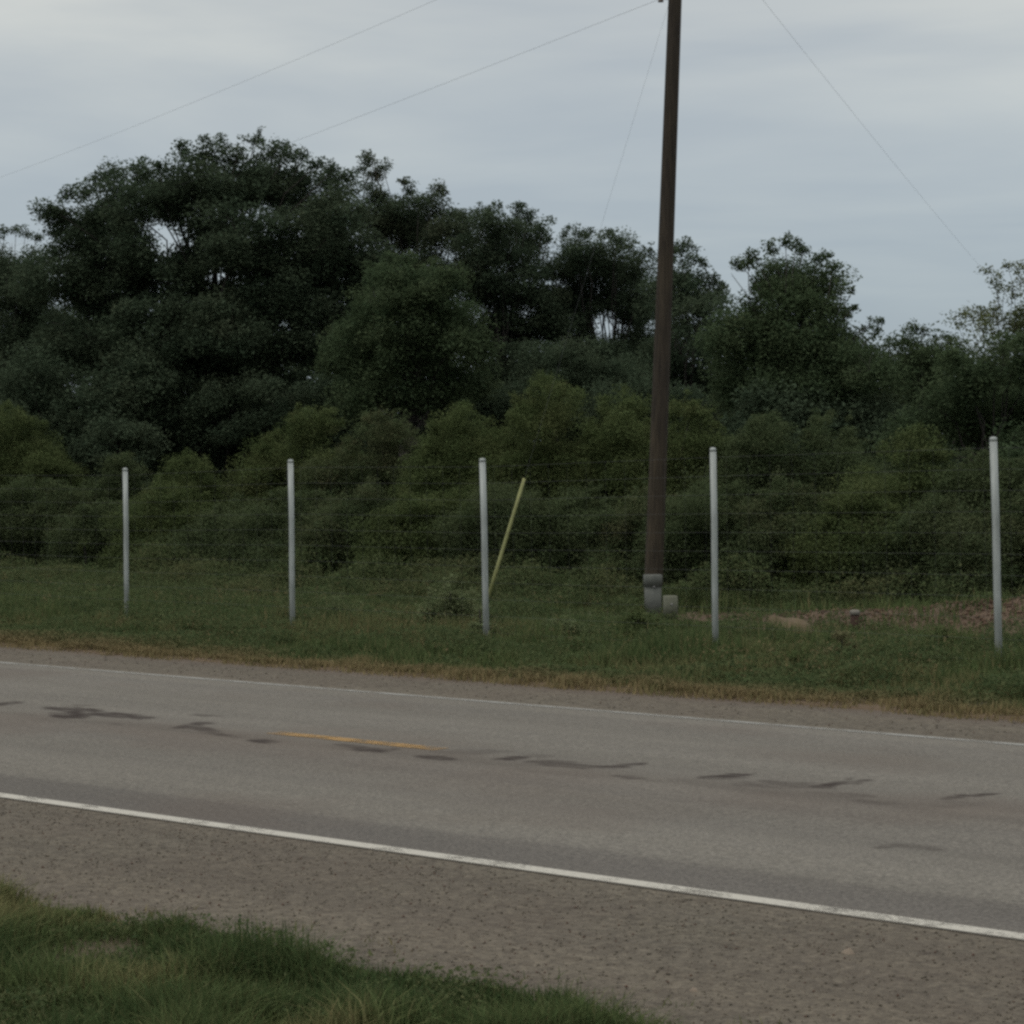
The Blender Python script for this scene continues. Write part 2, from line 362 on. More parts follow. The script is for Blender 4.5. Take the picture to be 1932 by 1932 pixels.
def stain_attr(X, Y, V):
    px, py, z = project(V)
    wob = (fnoise(X * 0.5, Y, 0.16, 40) - 0.5) * 12 + (vnoise(X * 0.4, Y, 0.05, 44) - 0.5) * 10
    grain = vnoise(X * 0.3, Y, 0.045, 47)
    s = np.zeros(len(X))
    for x0, y0, x1, y1, th, st in MARKS:
        dxm, dym = x1 - x0, y1 - y0
        tt = np.clip(((px - x0) * dxm + (py - y0) * dym) / (dxm * dxm + dym * dym), 0, 1)
        ax = (px - x0 - tt * dxm) * 0.35; ay = py - y0 - tt * dym
        taper = 0.45 + 0.55 * np.sin(np.pi * np.clip(tt, 0.02, 0.98)) ** 0.6
        d = np.sqrt(ax * ax + ay * ay) + wob * 0.35 * th / 8
        s = np.maximum(s, min(1, st * 1.15) * np.clip((th * 0.56 * taper - d) / (th * 0.22) + 0.25, 0, 1) * (0.30 + 0.70 * np.clip(grain * 1.7, 0, 1)))
    s = s * (z > 3)
    # faint smear belt around the centre line
    s = np.maximum(s, 0.30 * np.clip(1 - np.abs(Y - 14.05) / 0.33, 0, 1) * np.clip((fnoise(X * 0.35, Y, 0.5, 52) - 0.42) * 5, 0, 1))
    e = 11.50 + 0.10 * (fnoise(X, Y * 0 + 3, 1.8, 60) - 0.5) * 2 + 0.03 * vnoise(X, Y, 0.2, 61)
    strip = np.clip((e - Y) / 0.10, 0, 1) * (Y > Y_NL)
    tracks = 0.30 * np.exp(-((Y - 12.75) / 0.30) ** 2) * (0.4 + fnoise(X * 0.2, Y, 0.6, 63)) + 0.25 * np.exp(-((Y - 16.6) / 0.4) ** 2)
    brown = 0.30 * np.clip((fnoise(X * 0.6, Y, 1.2, 66) - 0.55) * 4, 0, 1) + 0.35 * np.exp(-((Y - 14.1) / 0.5) ** 2) * fnoise(X, Y, 0.8, 69)
    return np.stack([s, np.clip(strip * (0.45 + 0.45 * fnoise(X * 0.25, Y, 1.3, 64)) + tracks, 0, 1), brown], -1)
def sh_attr(X, Y, V):
    s = 0.75 * np.clip((vnoise(X, Y, 0.13, 70) - 0.93) * 14, 0, 1)
    edge = np.clip(1 - (Y_FE + 0.05 - Y) / 0.5, 0, 1) * (Y > 17)
    br = np.clip(0.35 * (fnoise(X, Y, 0.9, 72)) + edge * 0.6, 0, 1)
    return np.stack([s, 0 * s, br], -1)
rx_ = axis([(-700, -60, 20), (-60, -32, 0.5), (-32, -2, 0.035), (-2, 30, 0.5), (30, 700, 20)])
road = link("road", grid_mesh("road", rx_, axis([(10.70, 17.98, 0.035)]), lambda X, Y: road_z(Y) + 0.0, {"stain": stain_attr}), M['lane'])
tag(road, "grey two-lane chip-sealed road with dark marks along its middle", kind="structure")
sx = axis([(-700, -60, 20), (-60, -34, 0.5), (-34, 0, 0.07), (0, 30, 0.5), (30, 700, 20)])
def ragged(side):
    def f(X, Y): return 0 * X - 0.004
    return f
def shoulder(name, y0, y1, wob, label):
    n = 34
    t = np.linspace(0, 1, n)
    X = np.repeat(sx[:, None], n, 1)
    w = (fnoise(sx, sx * 0, 0.9, 80) - 0.5) * 0.5
    Ya = y0 + (w if wob == 'near' else 0 * w); Yb = y1 + (w if wob == 'far' else 0 * w)
    Y = Ya[:, None] * (1 - t) + Yb[:, None] * t
    Z = 0 * X - 0.004
    V = np.stack([X, Y, Z], -1).reshape(-1, 3); nx = len(sx)
    i = (np.arange(nx - 1)[:, None] * n + np.arange(n - 1)[None, :]).ravel()
    me = np_mesh(name, V, np.stack([i, i + n, i + n + 1, i + 1], -1).ravel(), np.full(len(i), 4), smooth=True,
                 vattrs={"stain": sh_attr(X.ravel(), Y.ravel(), V)})
    return tag(link(name, me, M['shoulder']), label, kind="structure")
shoulder("road_shoulder", Y_GR0 - 0.75, 10.75, 'flat', "brown coarse gravelly shoulder on the near side of the road")
shoulder("road_shoulder", 17.93, Y_FE + 0.45, 'flat', "narrow brown shoulder on the far side of the road")
def stripe(name, y, w, xs, mat, label, dz=0.004):
    ys = np.array([y - w / 2, y, y + w / 2])
    def zf(X, Y): return road_z(Y) + dz
    return tag(link(name, grid_mesh(name, xs, ys, zf), mat), label, kind="structure")
lx = axis([(-700, -60, 20), (-60, 0, 0.5), (0, 700, 20)])
stripe("road_edge_line", Y_NL, 0.135, lx, M['white_paint'], "bright white edge line on the near side of the road")
stripe("road_edge_line", Y_FL, 0.105, lx, M['white_worn'], "thin worn white edge line on the far side of the road")
ya, yb = G(518, 1382, 0.05), G(832, 1414, 0.05)
yl = stripe("road_centre_dash", (ya.y + yb.y) / 2, 0.19, np.linspace(ya.x, yb.x, 24), M['yellow_paint'], "worn yellow centre dash on the road")

# ------------------------------------------------------------------ tubes
class TB:
    def __init__(s): s.V = []; s.P = []; s.S = []; s.n = 0
    def tube(s, pts, rad, sides=8, caps=True):
        pts = [np.array(p, dtype=float) for p in pts]; k = len(pts)
        ref = np.array([0.31, 0.87, 0.38])
        ang = np.linspace(0, 2 * np.pi, sides, endpoint=False)
        for i, p in enumerate(pts):
            d = pts[min(i + 1, k - 1)] - pts[max(i - 1, 0)]; d = d / (np.linalg.norm(d) + 1e-9)
            a = np.cross(d, ref); a /= np.linalg.norm(a) + 1e-9; b = np.cross(d, a)
            s.V.append(p + rad[i] * (np.cos(ang)[:, None] * a + np.sin(ang)[:, None] * b))
        for i in range(k - 1):
            for j in range(sides):
                j2 = (j + 1) % sides; b0 = s.n + i * sides
                s.P += [b0 + j, b0 + j2, b0 + sides + j2, b0 + sides + j]; s.S.append(4)
        if caps:
            s.P += list(range(s.n + sides - 1, s.n - 1, -1)); s.S.append(sides)
            s.P += list(range(s.n + (k - 1) * sides, s.n + k * sides)); s.S.append(sides)
        s.n += k * sides
        return s
    def box(s, c, sz, rot=0.0, top_scale=1.0, bevel=0.0):
        c = np.array(c, float); hx, hy, hz = sz[0] / 2, sz[1] / 2, sz[2]
        cs, sn = math.cos(rot), math.sin(rot)
        b = bevel
        prof = [(1, 0), (1, hz - b), (1 - 2 * b / sz[0], hz)] if b else [(1, 0), (1, hz)]
        lay = []
        for sc, z in prof:
            if z > 0: sc *= top_scale
            ch = 0.05
            ring = [(hx * sc, hy * sc * (1 - ch)), (hx * sc * (1 - ch), hy * sc), (-hx * sc * (1 - ch), hy * sc), (-hx * sc, hy * sc * (1 - ch)),
                    (-hx * sc, -hy * sc * (1 - ch)), (-hx * sc * (1 - ch), -hy * sc), (hx * sc * (1 - ch), -hy * sc), (hx * sc, -hy * sc * (1 - ch))]
            lay.append(np.array([(c[0] + x * cs - y * sn, c[1] + x * sn + y * cs, c[2] + z) for x, y in ring]))
        for l in lay: s.V.append(l)
        for i in range(len(lay) - 1):
            for j in range(8):
                j2 = (j + 1) % 8; b0 = s.n + i * 8
                s.P += [b0 + j, b0 + j2, b0 + 8 + j2, b0 + 8 + j]; s.S.append(4)
        s.P += list(range(s.n + 7, s.n - 1, -1)); s.S.append(8)
        s.P += list(range(s.n + (len(lay) - 1) * 8, s.n + len(lay) * 8)); s.S.append(8)
        s.n += 8 * len(lay)
        return s
    def mesh(s, name, smooth=True):
        me = np_mesh(name, np.concatenate(s.V), s.P, s.S, smooth=smooth)
        return me

# ------------------------------------------------------------------ foliage
def leaves_mesh(name, C, size, tint, up=0.8, aspect=0.6):
    """C (n,3) leaf centres; each leaf a pointed four-sided face"""
    n = len(C)
    nrm = rng.normal(size=(n, 3)); nrm[:, 2] = np.abs(nrm[:, 2]) + up
    nrm /= np.linalg.norm(nrm, axis=1)[:, None]
    d = rng.normal(size=(n, 3)); a = np.cross(nrm, d); a /= np.linalg.norm(a, axis=1)[:, None]; b = np.cross(nrm, a)
    s = (size * rng.uniform(0.6, 1.35, n))[:, None]
    w = s * aspect * rng.uniform(0.7, 1.2, n)[:, None]
    k = rng.uniform(-0.25, 0.25, n)[:, None]
    V = np.stack([C - a * s * 0.5, C + b * w * 0.5 + a * s * k, C + a * s * 0.5 + nrm * s * 0.08, C - b * w * 0.5 + a * s * k], 1).reshape(-1, 3)
    return np_mesh(name, V, np.arange(4 * n), np.full(n, 4), attrs={"tint": tint})

def foliage(lobes, leaf, dens, puff=0.38, holes=(), warm=0.06, sparse=1.0, flat_=0.8):
    """lobes: list of (centre(3), radius). returns leaf centres, tint, puff centres"""
    Cs, Ts, Ps = [], [], []
    for c, r in lobes:
        c = np.array(c)
        npf = max(5, int(7.5 * (r / puff) ** 2 * sparse)) if r > puff * 0.9 else 6
        v = rng.normal(size=(npf, 3)); v /= np.linalg.norm(v, axis=1)[:, None]
        v[:, 2] = np.where(v[:, 2] < -0.2, v[:, 2] * 0.6, v[:, 2])
        rad = r * (rng.uniform(0.30, 1.0, npf) ** 0.45) * rng.normal(1.0, 0.09, npf)
        P = c + v * rad[:, None] * np.array([1, 1, flat_ + 0.1])
        if r <= puff * 0.9: P = c + rng.normal(size=(npf, 3)) * r * 0.42
        if len(holes):
            px, py, z = project(P)
            keep = np.ones(len(P), bool)
            for hx, hy, hr in holes: keep &= np.hypot(px - hx, py - hy) > hr + puff * F / z * 0.72
            P = P[keep]; npf = len(P)
            if npf == 0: continue
        pr = np.minimum(puff, r * 0.85) * rng.uniform(0.55, 1.3, npf)
        cnt = np.maximum(3, (dens * pr ** 2 / leaf ** 2).astype(int))
        idx = np.repeat(np.arange(npf), cnt)
        q = rng.normal(size=(len(idx), 3)); q /= np.linalg.norm(q, axis=1)[:, None]
        q *= (rng.uniform(0, 1, len(idx)) ** 0.5)[:, None]
        elong = rng.uniform(0.75, 1.25, (npf, 3)) * np.array([1.0, 1.0, 0.72])
        C = P[idx] + q * pr[idx][:, None] * elong[idx]
        # stray sprigs
        st = rng.random(len(idx)) < 0.02
        C[st] += q[st] * pr[idx][st][:, None] * 0.25
        pv = rng.uniform(0.15, 0.85, npf); ph = np.clip(rng.normal(warm, warm * 1.2, npf), 0, 1)
        tv = np.clip(pv[idx] + rng.normal(0, 0.10, len(idx)), 0, 1); th = np.clip(ph[idx] + rng.normal(0, 0.05, len(idx)), 0, 1)
        Cs.append(C); Ts.append(np.stack([tv, th, 0 * tv], -1)); Ps.append(P)
    return np.concatenate(Cs), np.concatenate(Ts), Ps

def limb(tb, p0, p1, r_0, r_1, n=5, wob=0.12, sides=6):
    p0 = np.array(p0, float); p1 = np.array(p1, float); ln = np.linalg.norm(p1 - p0)
    t = np.linspace(0, 1, n)[:, None]
    P = p0 * (1 - t) + p1 * t
    P[:, 2] += np.sin(t[:, 0] * np.pi) * ln * 0.10
    w = rng.normal(size=(n, 3)) * wob * ln * 0.25; w[0] = 0; w[-1] = 0
    P += w
    tb.tube(P, np.linspace(r_0, r_1, n), sides)
    return P

TREES = []
def tree(name, label, cat, group, lobes_px, z, mat, base_px, trunk_r=0.25, leaf=0.075, dens=9.5, puff=0.44, depth=1.6, holes=(), warm=0.06, sparse=1.0, lean=0.0, forks=1, minz=0.0):
    """lobes_px: (px, py, r px) of the crown masses, all round depth z"""
    k = z / F
    lobes = []
    for i, (px, py, r) in enumerate(lobes_px):
        rm = r * k
        small = r < 32
        dz = rng.normal(0, depth * (0.35 if small else 0.5))
        if not small:
            # a broad crown is as deep as it is wide: each mass gets a companion behind
            lobes.append((np.array(U(px, py, z + dz)), rm))
            lobes.append((np.array(U(px + rng.normal(0, r * .3), py + r * 0.25, z + depth * rng.uniform(0.8, 1.4) + 0.3)), rm * 0.85))
        else:
            lobes.append((np.array(U(px, py, z + dz)), rm * 1.22))
    C, T, P = foliage(lobes, leaf, dens, puff, holes, warm, sparse)
    keep = C[:, 2] > 0.05
    C, T = C[keep], T[keep]
    b = U(base_px, 900, z); bx, by = b.x, b.y; g0 = float(gz(bx, by))
    root = empty(name, (bx, by, g0))
    tag(root, label, cat, group)
    crown = link("crown", leaves_mesh("crown", C, leaf, T), M[mat], root)
    tb = TB()
    zs = [l[0][2] for l in lobes]; cen = np.mean([l[0] for l in lobes], axis=0)
    fork = np.array([bx + (cen[0] - bx) * 0.3, by + (cen[1] - by) * 0.3, g0 + max(1.0, (cen[2] - g0) * 0.55)])
    tb.tube([(bx, by, g0 - 0.25), (bx, by, g0 + 0.1), (bx * .8 + fork[0] * .2 + lean, by * .8 + fork[1] * .2, g0 + (fork[2] - g0) * 0.4), fork], [trunk_r * 1.45, trunk_r * 1.15, trunk_r, trunk_r * 0.8], 9)
    for (c, r) in lobes:
        rr = trunk_r * (0.05 + 0.12 * min(1, r / 1.2))
        limb(tb, fork, c, rr, rr * 0.3)
        for _ in range(2 if r > 0.5 else 1):
            v = rng.normal(size=3); v /= np.linalg.norm(v); v[2] = abs(v[2]) * 0.8
            limb(tb, c, c + v * r * 0.85, rr * 0.32, rr * 0.08, 4, sides=4)
    link("trunk", tb.mesh("trunk"), M['bark'], root)
    return root

wood = "dark trees of the wood beyond the road"
tree("live_oak", "tallest and widest dark oak, its domed crown filling the upper left of the wood", "tree", wood,
     [(150, 440, 62), (225, 400, 68), (320, 365, 78), (420, 345, 72), (500, 345, 70), (590, 372, 66), (650, 412, 60), (110, 520, 75), (215, 540, 90), (360, 575, 80),
      (455, 455, 75), (545, 480, 90), (640, 520, 75), (170, 640, 100), (300, 650, 100), (430, 640, 95), (550, 630, 95), (265, 470, 45), (400, 425, 45), (385, 485, 42), (350, 510, 45), (520, 550, 60), (470, 560, 60), (570, 570, 60), (420, 530, 45), (230, 450, 45), (600, 455, 45), (440, 580, 50), (665, 600, 55), (690, 480, 45), (250, 510, 42), (200, 500, 45), (300, 500, 38), (250, 740, 80), (480, 740, 80),
      (97, 393, 20), (88, 420, 16), (128, 366, 16), (160, 362, 20), (203, 338, 22), (225, 330, 14), (268, 322, 18), (300, 312, 14), (340, 290, 18), (352, 276, 12), (388, 275, 20), (425, 275, 14), (448, 292, 14),
      (480, 266, 15), (489, 248, 7), (515, 285, 22), (545, 290, 16), (572, 298, 12), (598, 312, 14), (628, 322, 16), (655, 338, 14)],
     59, 'oak', 390, 0.40, leaf=0.085, holes=[(318, 457, 6), (410, 524, 1)], depth=2.4)
tree("live_oak", "dark oak with two loose leafy tufts sticking up just right of the biggest dome", "tree", wood,
     [(735, 420, 48), (790, 430, 52), (845, 445, 44), (700, 430, 42), (750, 510, 75), (850, 520, 70), (700, 304, 20), (722, 318, 12), (685, 322, 10), (706, 338, 18), (716, 372, 20), (700, 385, 20),
      (762, 345, 10), (775, 362, 17), (790, 380, 22), (825, 356, 15), (838, 366, 10), (812, 385, 22), (868, 405, 16), (855, 410, 16)],
     62, 'oak', 790, 0.3, leaf=0.07, warm=0.16, depth=1.6)
tree("live_oak", "dark oak with a low double-humped top right of the tufted oak", "tree", wood,
     [(930, 440, 44), (985, 450, 44), (900, 480, 44), (960, 530, 70), (1010, 600, 75), (905, 620, 80), (960, 700, 70), (925, 393, 15), (945, 388, 12), (972, 394, 15), (985, 384, 7), (997, 408, 13), (885, 412, 16), (905, 400, 12), (1022, 434, 15), (1035, 448, 10)],
     61, 'oak', 950, 0.3, leaf=0.07)
tree("live_oak", "dark oak directly left of the utility pole with a sky gap low in its crown", "tree", wood,
     [(1100, 480, 44), (1160, 490, 42), (1065, 500, 42), (1215, 515, 38), (1095, 560, 60), (1200, 570, 45), (1080, 650, 60), (1215, 650, 60), (1150, 710, 70), (1125, 555, 38), (1165, 545, 36), (1190, 590, 34), (1105, 600, 32), (1085, 530, 34), (1165, 660, 34), (1140, 665, 30),
      (1070, 436, 9), (1092, 440, 13), (1110, 440, 11), (1150, 440, 12), (1164, 452, 9), (1186, 465, 10), (1205, 474, 13), (1222, 470, 11)],
     62, 'oak', 1150, 0.3, leaf=0.07, holes=[(1143, 620, 3)])
tree("live_oak", "dark tree whose narrow top shows just right of the utility pole", "tree", wood,
     [(1290, 515, 36), (1325, 555, 40), (1270, 560, 48), (1310, 630, 65), (1250, 690, 70), (1350, 700, 65), (1283, 470, 17), (1296, 460, 9), (1312, 484, 13), (1330, 500, 11), (1345, 528, 12), (1360, 545, 10), (1262, 484, 14)],
     58, 'oak', 1290, 0.25, leaf=0.078, holes=[])
tree("wood_tree", "leafy green-black tree with a ragged round top standing alone right of the utility pole", "tree", wood,
     [(1480, 530, 58), (1535, 545, 50), (1435, 530, 34), (1560, 600, 44), (1430, 600, 60), (1500, 640, 80), (1490, 710, 80), (1540, 670, 60), (1450, 660, 60), (1595, 660, 52), (1560, 720, 80), (1430, 720, 85), (1640, 700, 52), (1380, 640, 50),
      (1398, 500, 14), (1382, 520, 9), (1422, 482, 13), (1412, 496, 12), (1458, 470, 13), (1482, 460, 10), (1502, 463, 13), (1518, 470, 12), (1545, 485, 12), (1562, 485, 8), (1570, 505, 11), (1590, 540, 12), (1608, 550, 8), (1615, 578, 7), (1600, 590, 12), (1640, 612, 12), (1660, 602, 9), (1655, 622, 10)],
     50, 'oak_green', 1500, 0.3, leaf=0.07, holes=[(1372, 548, 12)])
tree("wood_tree", "low rounded tree in the dip of the skyline towards the right", "tree", wood,
     [(1740, 665, 40), (1700, 690, 48), (1790, 685, 46), (1740, 740, 65), (1660, 750, 55), (1722, 618, 10), (1742, 622, 12), (1768, 634, 10), (1700, 642, 13), (1790, 645, 10), (1675, 648, 12)],
     54, 'oak_green', 1735, 0.22, leaf=0.07, warm=0.12)
tree("wood_tree", "pale thin-leaved tree against the sky at the right end of the skyline", "tree", wood,
     [(1832, 612, 30), (1870, 618, 32), (1915, 630, 42), (1870, 680, 48), (1950, 600, 40), (1880, 530, 15), (1868, 512, 11), (1900, 500, 12), (1925, 506, 16), (1895, 545, 14), (1915, 560, 14), (1945, 530, 24), (1930, 585, 14), (1880, 578, 12), (1825, 590, 10), (1845, 585, 9), (1805, 612, 8)],
     60, 'pale', 1905, 0.18, leaf=0.085, dens=5.0, warm=0.15, sparse=0.8)
tree("wood_tree", "dull green tree crowding the right edge below the pale thin-leaved one", "tree", wood,
     [(1830, 720, 60), (1910, 700, 62), (1780, 780, 62), (1880, 790, 75), (1960, 760, 70), (1720, 830, 55), (1930, 860, 60), (1890, 640, 22), (1930, 645, 22), (1965, 640, 25), (1800, 670, 20)],
     46, 'oak_green', 1870, 0.25, leaf=0.075)
tree("live_oak", "lower tree at the left edge, its thin top beside the big dome", "tree", wood,
     [(20, 485, 40), (-40, 500, 50), (55, 500, 36), (10, 560, 60), (60, 600, 60), (-30, 640, 70), (40, 690, 70), (10, 438, 12), (30, 434, 9), (48, 440, 11), (70, 450, 9), (-15, 440, 14)],
     65, 'oak', 15, 0.28, leaf=0.07, warm=0.1, holes=[(28, 470, 8)])
tree("wood_tree", "greener round-topped tree standing in front of the oaks at the middle of the wood", "tree", wood,
     [(750, 560, 62), (700, 580, 50), (830, 570, 56), (770, 630, 85), (690, 660, 70), (855, 660, 65), (780, 720, 80), (870, 730, 50), (680, 740, 60), (740, 492, 20), (775, 485, 16), (810, 500, 20), (850, 520, 18), (700, 520, 20)],
     52, 'oak_green', 770, 0.25, leaf=0.07)
tree("wood_tree", "very dark tree low behind the bushes at the left edge", "tree", wood,
     [(60, 740, 80), (160, 780, 85), (-30, 800, 80), (110, 860, 80), (230, 850, 70)], 56, 'oak', 90, 0.25, leaf=0.07)
tree("wood_tree", "very dark tree in the shade under the big oak dome", "tree", wood,
     [(330, 780, 80), (430, 800, 85), (520, 770, 75), (360, 870, 75), (470, 880, 70)], 57, 'oak', 420, 0.25, leaf=0.07)
tree("wood_tree", "dark low tree behind the yellow-green bushes at the middle of the wood", "tree", wood,
     [(620, 770, 70), (700, 820, 70), (900, 780, 70), (1000, 760, 70), (810, 840, 75)], 55, 'oak', 800, 0.25, leaf=0.07)
tree("wood_tree", "dark low tree directly behind the utility pole above the bushes", "tree", wood,
     [(1085, 700, 62), (1035, 710, 58), (1180, 720, 55), (1130, 780, 70), (1230, 780, 75), (1330, 790, 70), (1090, 850, 70), (1280, 860, 70)], 55, 'oak', 1200, 0.22, leaf=0.07)
tree("wood_tree", "dark spreading tree behind the bushes between the fourth and fifth fence posts", "tree", wood,
     [(1440, 800, 75), (1560, 810, 80), (1660, 820, 70), (1500, 880, 70), (1640, 890, 70), (1740, 880, 60)], 48, 'oak', 1560, 0.22, leaf=0.085)
deep = "trees deep in the wood seen only through gaps"
for px, top, w, lab in ((-60, 620, 120, "left edge"), (180, 560, 130, "left part of the big dome"), (450, 560, 130, "right part of the big dome"), (720, 600, 120, "tufted oak"),
                        (980, 640, 110, "double-humped oak"), (1225, 690, 105, "utility pole"), (1480, 640, 110, "ragged round tree"), (1740, 700, 110, "dip in the skyline"), (1960, 680, 110, "right edge")):
    tree("wood_tree", "far dark tree deep in the wood behind the " + lab, "tree", deep,
         [(px, top + 60, w * 0.6), (px - w * 0.7, top + 120, w * 0.6), (px + w * 0.7, top + 120, w * 0.6), (px, top + 210, w * 0.9), (px - w * .8, top + 260, w * .7), (px + w * .8, top + 260, w * .7), (px - w * .5, 940, w * .6), (px + w * .5, 940, w * .6), (px - w * 1.1, 790, w * .6), (px + w * 1.1, 790, w * .6), (px - w * 1.1, 860, w * .6), (px + w * 1.1, 860, w * .6), (px, 850, w * .6)],
         82, 'oak', px, 0.3, leaf=0.17, dens=7, puff=0.7, depth=2.5, holes=[(318, 455, 6), (1143, 622, 5)])

# ------------------------------------------------------------------ bushes
def zrow(px, K=216450.0): return K / (px + 4329.0)
def shrub(label, cx, top, w, mat='bush', dz=0.0, n=9, leaf=0.042, warm=0.08, group="bushes along the edge of the wood", name="shrub", puff=0.34, dens=6.0, cat="bush", stems=4):
    z = zrow(cx) + dz
    b = U(cx, 900, z); g0 = float(gz(b.x, b.y)); k = z / F
    ctr_top = U(cx, top, z); H = ctr_top.z - g0; R = w * k / 2
    lobes = []
    if cat == "bush": R *= 1.35; n = int(n * 2)
    for i in range(n):
        u = (i + 0.5) / n * 2 - 1 + rng.normal(0, 0.08); u = max(-1, min(1, u)); hh = (1 - u * u * 0.55)
        r = min(R * rng.uniform(0.34, 0.50), H * 0.34)
        f = rng.random() ** 0.8
        zc = g0 + max(r * 0.7, (H * hh - r) * (0.15 + 0.85 * f))
        d = rng.normal(0, 0.35) * R
        p = np.array(b) + np.array(RT) * (u * (R - r * 0.4)) + np.array((fwd.x, fwd.y, 0)) * d
        p[2] = zc; lobes.append((p, r))
    lobes.append((np.array((ctr_top.x, ctr_top.y, g0 + H - R * 0.34)), R * 0.34))
    if cat == "bush":
        for uu in (-0.6, 0.0, 0.6):
            q = np.array(b) + np.array(RT) * (uu * R); q[2] = g0 + H * 0.62 - R * 0.1; lobes.append((q, min(R * 0.5, H * 0.36)))
            q = q.copy(); q[2] = g0 + H * 0.26; lobes.append((q, min(R * 0.5, H * 0.3)))
    for _ in range(int(n * 1.3)):   # upper sprigs
        u = rng.uniform(-1, 1); r = R * rng.uniform(0.06, 0.15)
        p = np.array(b) + np.array(RT) * (u * R * 0.92) + np.array((fwd.x, fwd.y, 0)) * rng.normal(0, 0.3) * R
        p[2] = g0 + H * (1 - u * u * 0.55) - r * 0.4 + rng.normal(0, 0.1) * R; p[2] = max(p[2], g0 + r); lobes.append((p, r))
    lobes.append((np.array((b.x, b.y, g0 + min(H * .3, R * .8))), min(R * 0.8, H * 0.35)))
    C, T, P = foliage(lobes, leaf, dens, puff if R > 0.4 else puff * 0.5, (), warm)
    keep = C[:, 2] > gz(C[:, 0], C[:, 1]) + 0.01
    C, T = C[keep], T[keep]
    root = empty(name, (b.x, b.y, g0)); tag(root, label, cat, group)
    link("foliage", leaves_mesh("foliage", C, leaf, T, up=0.7), M[mat], root)
    tb = TB()
    for c, r in lobes[:stems] + [lobes[n]]:
        limb(tb, (b.x + rng.normal(0, R * .1), b.y + rng.normal(0, R * .1), g0 - 0.05), c, 0.03 * max(R, .25) + 0.006, 0.008, 5, sides=5)
    link("stems", tb.mesh("stems"), M['bark'], root)
    return root
p1, p2, p3, p4, p5 = ("leftmost fence post", "second fence post from the left", "middle fence post", "fourth fence post", "rightmost fence post")
# back row
shrub("tall green bush rising at the left edge behind the lower ones", 20, 775, 200, dz=4, n=12)
shrub("slim bush top showing just above the leftmost fence post", 235, 852, 120, 'bush_dull', dz=3)
shrub("bush with a bright rounded top between the first two fence posts", 350, 860, 130, dz=2.5)
shrub("yellow-green bush whose top peaks above the second fence post", 580, 768, 190, dz=4, n=12, warm=0.12)
shrub("brownish green bush between the second fence post and the middle one, tallest there", 720, 785, 190, 'bush_dull', dz=4.2, n=12, warm=0.2)
shrub("green bush whose top slopes down behind the middle fence post", 880, 775, 190, dz=3.6, n=12)
shrub("broad brightest yellow-green bush left of the utility pole", 1040, 722, 210, dz=4.2, n=14, warm=0.14)
shrub("green bush directly behind the utility pole", 1180, 738, 170, dz=4.4, n=12)
shrub("green bush just right of the utility pole, its top above the fourth fence post", 1300, 755, 160, dz=4.2, n=12, warm=0.1)
shrub("dull dark bush right of the fourth fence post", 1440, 795, 170, 'bush_dull', dz=4, n=12)
shrub("dull green bush midway between the last two fence posts, tallest of its row", 1570, 790, 170, 'bush_dull', dz=4.4, n=12)
shrub("bright rounded bush left of the rightmost fence post", 1715, 812, 190, dz=3.2, n=13, warm=0.1)
shrub("dull bush behind the rightmost fence post", 1860, 860, 190, 'bush_dull', dz=3.2, n=12)
shrub("tall dull bush cut by the right edge of the picture", 1990, 840, 200, 'bush_dull', dz=3.4, n=12)
# front row
shrub("dark lower bush at the left edge, in front of the tall one", 70, 905, 200, 'bush_dull', dz=1, n=12)
shrub("grey-green low bush right behind the leftmost fence post", 210, 945, 150, 'bush_dull', dz=0.8)
shrub("leafy low bush just right of the leftmost fence post", 330, 925, 170, dz=1, n=11)
shrub("dark low bush midway between the first two fence posts", 440, 950, 160, 'bush_dull', dz=0.8)
shrub("dark bush at the foot of the second fence post", 560, 930, 180, 'bush_dull', dz=0.8, n=11)
shrub("dull low bush just right of the second fence post", 690, 925, 180, 'bush_dull', dz=0.9, n=11, warm=0.15)
shrub("green low bush left of the middle fence post", 820, 920, 180, dz=1, n=11)
shrub("dark bush behind the yellow guy guard", 960, 915, 180, 'bush_dull', dz=1.2, n=11)
shrub("dull bush midway between the guy guard and the utility pole", 1090, 925, 180, 'bush_dull', dz=1.4, n=11)
shrub("brownish low bush right behind the foot of the utility pole", 1230, 930, 170, 'bush_dull', dz=1.6, n=11, warm=0.18)
shrub("dull bush behind the fourth fence post", 1350, 910, 180, 'bush_dull', dz=1.2, n=11)
shrub("olive bush behind the tan dirt heap", 1490, 915, 190, 'bush_dull', dz=1.6, n=11, warm=0.15)
shrub("olive green bush behind the left end of the bare red bank", 1630, 920, 190, dz=1.8, n=11, warm=0.1)
shrub("olive green bush behind the middle of the bare red bank", 1770, 945, 180, 'bush_dull', dz=1.8, n=11, warm=0.1)
shrub("olive bush at the right edge behind the bare red bank", 1920, 960, 200, 'bush_dull', dz=1.9, n=11, warm=0.15)
